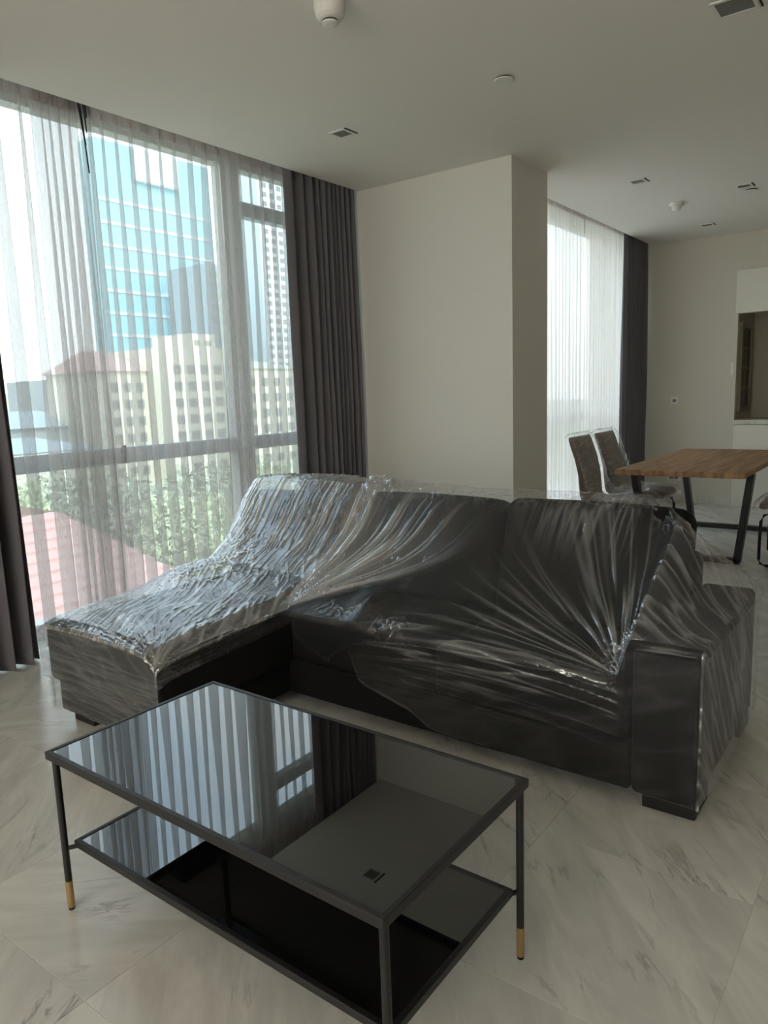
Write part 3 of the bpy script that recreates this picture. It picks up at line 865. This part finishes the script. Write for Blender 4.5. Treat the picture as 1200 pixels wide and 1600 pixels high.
def make_chair(label, loc, rz):
    t = empty('dining_chair', loc, rz, label, 'chair', 'film-wrapped dining chairs')
    bm, _ = chair_shell(.44, [(.26, .455), (.22, .475), (.05, .462), (-.14, .455), (-.20, .475)], .075)
    obj('seat', bm, M['suede'], t, True)
    bm, _ = chair_shell(.44, [(-.17, .46), (-.215, .50), (-.225, .60), (-.235, .70), (-.265, .82), (-.305, .93), (-.325, .99)], .065)
    obj('backrest', bm, M['suede'], t, True)
    # clear film hugging seat and back
    prof = [(.30, .44), (.285, .505), (.18, .525), (.0, .515), (-.10, .545), (-.155, .62), (-.18, .72), (-.215, .83), (-.252, .93), (-.28, .99), (-.315, 1.015), (-.33, 1.01)]
    P = np.array(prof); tt = np.linspace(0, len(P) - 1, 260)
    px = np.interp(tt, range(len(P)), P[:, 0]); pz = np.interp(tt, range(len(P)), P[:, 1])
    for _ in range(25):
        px[1:-1] = (px[:-2] + px[1:-1] * 2 + px[2:]) / 4; pz[1:-1] = (pz[:-2] + pz[1:-1] * 2 + pz[2:]) / 4
    y = np.linspace(-.235, .235, 120)
    Yg, Pg = np.meshgrid(y, tt); X = np.repeat(px[:, None], 120, 1); Z = np.repeat(pz[:, None], 120, 1)
    edge = sstep(.20, .235, np.abs(Yg))
    nrm = edge * .05
    G = np.stack([X - nrm * .6, Yg, Z - nrm * .6], -1)
    fa = ridge(Yg * 22 + Pg * 1.4, Pg * 2.2, 5, 4.5); fb = ridge(Yg * 15 - Pg * 1.1, Pg * 2.0, 15, 4.5)
    G = finish(G, .006 * fa + .006 * fb + .006, fa)
    o = link('film_cover', grid_mesh(G, np.clip(.06 + .4 * fa + .3 * fb, 0, 1)), M['chairfilm'], t)
    o['label'] = 'clear wrinkled plastic cover'
    for sy in (-1, 1):
        yy = sy * .20
        bm = tube(bmesh.new(), [(-.16, yy, .415), (.0, yy, .415), (.17, yy, .415), (.225, yy, .40), (.245, yy, .35), (.25, yy, .2), (.25, yy, .06), (.24, yy, .025), (.20, yy, .012), (0, yy, .012), (-.20, yy, .012)], .012)
        obj('leg', bm, M['tube'], t, True)
    bm = tube(bmesh.new(), [(-.20, -.20, .012), (-.20, .20, .012)], .012); obj('floor_bar', bm, M['tube'], t, True)
    return t
make_chair('brown suede dining chair in film, window side of the table, nearer the sofa', (-2.04, 5.93, 0), 0)
make_chair('brown suede dining chair in film, window side of the table, farther from the sofa', (-2.04, 6.50, 0), 0)
make_chair('brown suede dining chair in film opposite the other two, cut by the picture edge', (-.745, 6.27, 0), R(180))

# ------------------------------------------------------------------ kitchen opening
kc = empty('kitchen_counter', (-.45, YF, 0), 0, 'white kitchen counter front with a marble worktop set in the far wall', 'counter')
for a, b in ((-1.345, -.45), (-.445, .45), (.455, 1.345)):
    obj('cabinet_panel', bx(a, b, -.030, -.002, .0, .915, bevel=.002), M['lacquer'], kc)
obj('worktop', bx(-1.35, 1.35, -.034, .5, .922, .972, bevel=.003), M['skirting'], kc)
uc = empty('wall_cabinet', (-.45, YF, 2.133), 0, 'white upper cabinet panel above the kitchen opening', 'cabinet')
for a, b in ((-1.372, -.45), (-.445, .45), (.455, 1.345)):
    obj('cabinet_door', bx(a, b, -.030, -.002, .0, .455, bevel=.002), M['lacquer'], uc)
lw = empty('shutter_window', (ox0 + .0, 9.46, 1.05), 0, 'dark stained lattice window inside the kitchen opening', 'window')
for a, b, c, d in ((-.30, .30, 0, .05), (-.30, .30, .95, 1.0), (-.30, -.25, .05, .95), (.25, .30, .05, .95)):
    obj('frame_bar', bx(.0, .03, a, b, c, d, bevel=.002), M['lattice'], lw)
for k in range(4):
    for a, b in ((-.25, -.005), (.005, .25)):
        obj('pane', bx(.0, .010, a, b, .055 + k * .225, .055 + k * .225 + .21), M['lattice_pane'], lw)
    if k: obj('glazing_bar', bx(.0, .02, -.25, .25, .045 + k * .225, .055 + k * .225), M['lattice'], lw)
obj('glazing_bar', bx(.0, .016, -.005, .005, .05, .95), M['lattice'], lw)
sw = obj('wall_switch', bx(-1.855, -1.822, YF - .010, YF, 1.47, 1.60, bevel=.002), M['white']); tag(sw, 'slim white switch plate at the left edge of the kitchen opening', 'switch')

# wall plates
ws = empty('wall_control', (-2.45, YF, 1.198), 0, 'small square white wall plate with a round grey knob, on the far wall', 'wall plate')
obj('plate', bx(-.044, .044, -.010, 0, -.044, .044, bevel=.003), M['white'], ws)
obj('knob', cyl(bmesh.new(), (0, -.022, 0), (0, -.008, 0), .019), M['grey'], ws)
so = empty('wall_socket', (-2.432, YF, .301), 0, 'white double wall socket low on the far wall behind the dining table', 'socket')
obj('plate', bx(-.075, .075, -.010, 0, -.043, .043, bevel=.003), M['white'], so)
for a in (-.052, .004):
    obj('outlet', bx(a, a + .048, -.0125, -.009, -.024, .024, bevel=.001), M['grey'], so)

# ------------------------------------------------------------------ ceiling fittings
def downlight(x, y, label, sz=.062, slot=True):
    t = empty('recessed_downlight', (x, y, H), 0, label, 'ceiling light', 'square recessed downlights')
    bm = bmesh.new(); s = sz; w = .016
    box(bm, -s, s, -s, -s + w, -.006, 0); box(bm, -s, s, s - w, s, -.006, 0); box(bm, -s, -s + w, -s + w, s - w, -.006, 0); box(bm, s - w, s, -s + w, s - w, -.006, 0)
    obj('frame', bm, M['white'], t)
    obj('baffle', bx(-s + w, s - w, -s + w, s - w, -.003, 0), M['grey'], t)
    if slot:
        obj('shadow_gap', bx(s + .004, s + .012, -s, s, -.003, 0), M['dark'], t)
        obj('lens', cyl(bmesh.new(), (0, 0, -.0045), (0, 0, -.0025), .022), M['grey'], t)
downlight(-3.04, 3.777, 'square recessed ceiling downlight above the chaise, closest to the living room window')
downlight(-.80, 3.70, 'square recessed ceiling downlight cut by the top right corner of the picture', .085)
downlight(-2.003, 6.186, 'square recessed ceiling downlight to the right of the pillar')
downlight(-1.38, 6.955, 'square recessed ceiling downlight above the dining table')
downlight(-1.989, 8.341, 'square recessed ceiling downlight closest to the far wall')

def dome(name, x, y, prof, label, cat):
    o = empty(name, (x, y, H), 0, label, cat)
    return o
sd = empty('smoke_detector', (-2.085, 2.54, H), 0, 'round white smoke detector on a raised base at the top edge of the picture', 'smoke detector')
obj('base', lathe(bmesh.new(), [(.062, 0), (.064, -.035), (.060, -.052)], 0, 0), M['white'], sd, False)
obj('sensor_dome', lathe(bmesh.new(), [(.061, -.052), (.058, -.066), (.045, -.078), (.034, -.082)], 0, 0), M['white'], sd, False)
obj('sensor_slots', lathe(bmesh.new(), [(.031, -.082), (.031, -.089)], 0, 0), M['dark'], sd, False)
obj('cap', lathe(bmesh.new(), [(.034, -.089), (.033, -.095), (.020, -.099)], 0, 0), M['white'], sd, False)
cp = empty('sprinkler_cover', (-1.904, 3.711, H), 0, 'flat white round sprinkler cover plate in the middle of the ceiling', 'sprinkler')
obj('shadow_ring', lathe(bmesh.new(), [(.040, 0), (.040, -.009)], 0, 0), M['dark'], cp)
obj('cover_disc', lathe(bmesh.new(), [(.049, -.009), (.050, -.012), (.048, -.015)], 0, 0), M['white'], cp)
cp = empty('sprinkler_cover', (-1.362, 7.13, H), 0, 'small white round sprinkler cover beside the downlight above the dining table', 'sprinkler')
obj('shadow_ring', lathe(bmesh.new(), [(.040, 0), (.040, -.009)], 0, 0), M['dark'], cp)
obj('cover_disc', lathe(bmesh.new(), [(.049, -.009), (.050, -.012), (.048, -.015)], 0, 0), M['white'], cp)
sd = empty('smoke_detector', (-1.97, 7.16, H), 0, 'small white domed smoke detector on the dining area ceiling', 'smoke detector')
obj('base', lathe(bmesh.new(), [(.062, 0), (.064, -.02), (.058, -.028)], 0, 0), M['white'], sd, False)
obj('sensor_dome', lathe(bmesh.new(), [(.045, -.028), (.042, -.05), (.028, -.064), (.012, -.07)], 0, 0), M['white'], sd, False)

# ------------------------------------------------------------------ outside
g = obj('ground', bx(-900, -6, -300, 900, -15.4, -15), M['ground']); tag(g, kind='structure')

def building(name, label, x, y0, y1, z1, m, depth, rows=0, cols=0, wz0=0, wz1=0, wy0=0, wy1=0, fw=.55, fh=.55, roof=None, group=None, wm='windark'):
    t = empty(name, (x, (y0 + y1) / 2, -15), 0, label, 'building', group)
    L = (y1 - y0) / 2; hz = z1 + 15
    obj('wall', bx(-depth, 0, -L, L, 0, hz), m, t)
    if roof is not None:
        rm, rh, ov = roof
        bm = bmesh.new()
        v = [bm.verts.new(p) for p in ((ov, -L - ov, hz), (ov, L + ov, hz), (-depth - ov, L + ov, hz), (-depth - ov, -L - ov, hz), (-depth / 2, -L * .5, hz + rh), (-depth / 2, L * .5, hz + rh))]
        for f in ((0, 1, 5, 4), (1, 2, 5), (2, 3, 4, 5), (3, 0, 4), (3, 2, 1, 0)): bm.faces.new([v[i] for i in f])
        obj('roof', bm, rm, t)
    if rows:
        py, pz = (wy1 - wy0) / cols, (wz1 - wz0) / rows
        me = mesh_bm(bx(-.05, .12, -py * fw / 2, py * fw / 2, -pz * fh / 2, pz * fh / 2)); me.materials.append(M[wm])
        for r in range(rows):
            for c in range(cols):
                o = bpy.data.objects.new('window', me); o.parent = t
                o.location = (0, wy0 + (c + .5) * py - (y0 + y1) / 2, wz0 + (r + .5) * pz + 15); C.objects.link(o)
    return t
building('apartment_building', 'cream apartment block with rows of dark windows seen through the wide sheer', -60, 46.0, 53.6, 6.5, M['concrete'], 12, 7, 4, -6.2, 5.2, 46.4, 53.2, .52, .5)
building('apartment_building', 'cream apartment block with a pinkish roof left of the taller cream block', -63, 41.0, 45.8, 4.3, M['concrete'], 10, 6, 3, -6.2, 3.6, 41.4, 45.6, .5, .5, roof=(M['pinkroof'], 2.2, .4))
building('apartment_building', 'pale cream block with a greenish roof just left of the dark drape', -62, 57.2, 68.5, 4.6, M['concrete2'], 12, 6, 5, -6.5, 4.0, 58, 68, .4, .5, roof=(M['leaf2'], 1.2, .3))
building('roof_penthouse', 'small cream rooftop storey on top of the cream apartment block', -61, 49.8, 53.2, 8.0, M['concrete'], 6, 1, 2, 6.6, 7.6, 50, 53, .4, .5)
building('glass_tower', 'tall blue glass tower rising behind the cream apartment blocks', -160, 107, 141, 62, M['towerglass'], 6)
gt = [o for o in C.objects if o.name.startswith('glass_tower')][0]
obj('crown', bx(0, 1.5, -7, 6, 69, 76.5, bevel=.3), M['towerwhite'], gt)
for k in range(12): obj('floor_band', bx(0, .25, -17, 17, 6 + k * 5.2, 6.7 + k * 5.2), M['towerwhite'], gt)
building('office_tower', 'grey office tower in front of the right side of the blue tower', -140, 121, 130, 33, M['towergrey'], 14, 16, 5, -10, 32, 121.5, 129.5, .6, .5)
building('residential_tower', 'tall white residential tower with many small windows beside the dark drape', -150, 149, 168, 66, M['towerwhite'], 16, 26, 6, 2, 64, 150, 167, .55, .5)
building('low_building', 'stepped grey low building with broad floors beyond the left sheer', -80, 46.5, 53.5, 4.2, M['greybuild'], 12, 7, 1, -6, 4, 46.9, 53.1, .9, .35)
building('low_building', 'small pale yellow building on the skyline of the left sheer', -120, 61, 69, 3.2, M['concrete'], 10, 3, 1, -2, 3, 61.3, 68.7, .9, .3)
building('low_building', 'pale grey house with a hipped roof at the edge of the left sheer', -70, 33, 43.5, -.8, M['greybuild'], 10, roof=(M['towergrey'], 1.6, .5))
building('low_building', 'long pale house between the trees and the left skyline', -55, 22, 34.5, -2.2, M['concrete2'], 8, roof=(M['towergrey'], 1.0, .4))

# red tiled house below the window: courses of tiles stepping down a slope that faces the window
hs = empty('tiled_house', (-22, 13, -15), 0, 'house with a red tiled hipped roof just below the living room window', 'house')
obj('wall', bx(-7.2, 5.6, -8.2, 3.2, 0, 9.6), M['concrete2'], hs)
def roof_plane(n, p00, p01, p10, p11):
    """p00-p01 eaves, p10-p11 ridge; n tile courses, each its own stepped strip"""
    for i in range(n):
        a, b = i / n, (i + 1.12) / n
        bm = bmesh.new()
        l0 = Vector(p00).lerp(Vector(p10), a); r0 = Vector(p01).lerp(Vector(p11), a)
        l1 = Vector(p00).lerp(Vector(p10), min(b, 1)); r1 = Vector(p01).lerp(Vector(p11), min(b, 1))
        up = Vector((0, 0, .09))
        k = 14
        lo, hi, bt = [], [], []
        for q in range(k + 1):
            w = q / k
            wav = Vector((0, 0, .02 * (q % 2)))
            lo.append(bm.verts.new(l0.lerp(r0, w) + up + wav)); hi.append(bm.verts.new(l1.lerp(r1, w) + Vector((0, 0, .0)) + wav)); bt.append(bm.verts.new(l0.lerp(r0, w) - Vector((0, 0, .05))))
        for q in range(k):
            bm.faces.new((lo[q], lo[q + 1], hi[q + 1], hi[q])); bm.faces.new((bt[q], bt[q + 1], lo[q + 1], lo[q]))
        obj('tile_course', bm, M['roofred'], hs)
roof_plane(16, (6.2, -8.4, 9.0), (6.2, 3.4, 9.0), (-3.0, -3.5, 12.6), (-3.0, .9, 12.6))      # slope facing the window
roof_plane(10, (6.2, 3.4, 9.0), (-9, 3.4, 9.0), (-3.0, .9, 12.6), (-6.0, .9, 12.6))
roof_plane(10, (-9, -8.4, 9.0), (6.2, -8.4, 9.0), (-6.0, -3.5, 12.6), (-3.0, -3.5, 12.6))
ds = obj('terrace', box(bx(-14.5, -6.6, 3.0, 12.0, -15, -8.0), -14.5, -14.3, 3.0, 12.0, -8, -7.2), M['greybuild']); tag(ds, 'pale grey terrace below the window, in front of the red tiled house', 'terrace')

def tree(label, x, y, z, r, m, n=6000, group='trees outside'):
    t = empty('tree', (x, y, -15), 0, label, 'tree', group)
    h = z + 15
    c = RNG.normal(size=(n, 3)); c /= np.linalg.norm(c, axis=1)[:, None]
    c *= (RNG.random(n) ** .35)[:, None] * np.array([r, r, r * .85])
    c *= (1 + .3 * np.sin(c[:, :1] * 2.1) * np.sin(c[:, 1:2] * 1.7))
    s = .11 * r / 3
    vs, fs = [], []
    off = RNG.normal(size=(n, 4, 3)) * s
    V = (c[:, None, :] + off + np.array([0, 0, h])).reshape(-1, 3)
    me = bpy.data.meshes.new('foliage')
    me.from_pydata(V.tolist(), [], [(4 * i, 4 * i + 1, 4 * i + 2, 4 * i + 3) for i in range(n)])
    o = link('foliage', me, m, t); o['kind'] = 'stuff'
    obj('trunk', cyl(bmesh.new(), (0, 0, 0), (0, 0, h), .28, .12, 10), M['trunk'], t)
    for k in range(3):
        a = k * 2.1 + x
        obj('branch', cyl(bmesh.new(), (0, 0, h - r * .9), (math.cos(a) * r * .5, math.sin(a) * r * .5, h + .2), .12, .05, 8), M['trunk'], t)
tl = [(-35, 16.5, -4.4, 2.6, 'leaf', 'bright green tree seen through the left edge of the left sheer'),
      (-37, 21.5, -4.6, 2.7, 'leaf2', 'grey-green tree behind the red tiled roof'),
      (-34, 24.5, -5.4, 3.0, 'leaf2', 'grey-green tree right of the red tiled roof'),
      (-30, 23.5, -5.6, 2.6, 'leaf', 'bright green tree seen at the gap between the sheers'),
      (-36, 29.5, -5.4, 3.1, 'leaf2', 'dark tree below the pink-roofed cream block'),
      (-35, 33.5, -5.8, 2.9, 'leaf', 'green tree below the tall cream block'),
      (-38, 38.5, -6.0, 3.1, 'leaf2', 'tree below the pale block, left of the dark drape'),
      (-30, 31.5, -8.4, 2.8, 'leaf', 'low green tree in front of the others, above the chaise cushion'),
      (-26, 22.0, -8.6, 2.6, 'leaf', 'low bushy tree right beside the tiled house'),
      (-32, 37.0, -9.6, 3.0, 'leaf', 'lowest bushy tree, far right of the garden'),
      (-22, 21.0, -10.6, 2.6, 'leaf2', 'small bushy tree next to the terrace')]
for x, y, z, r, m, lab in tl: tree(lab, x, y, z, r, M[m])
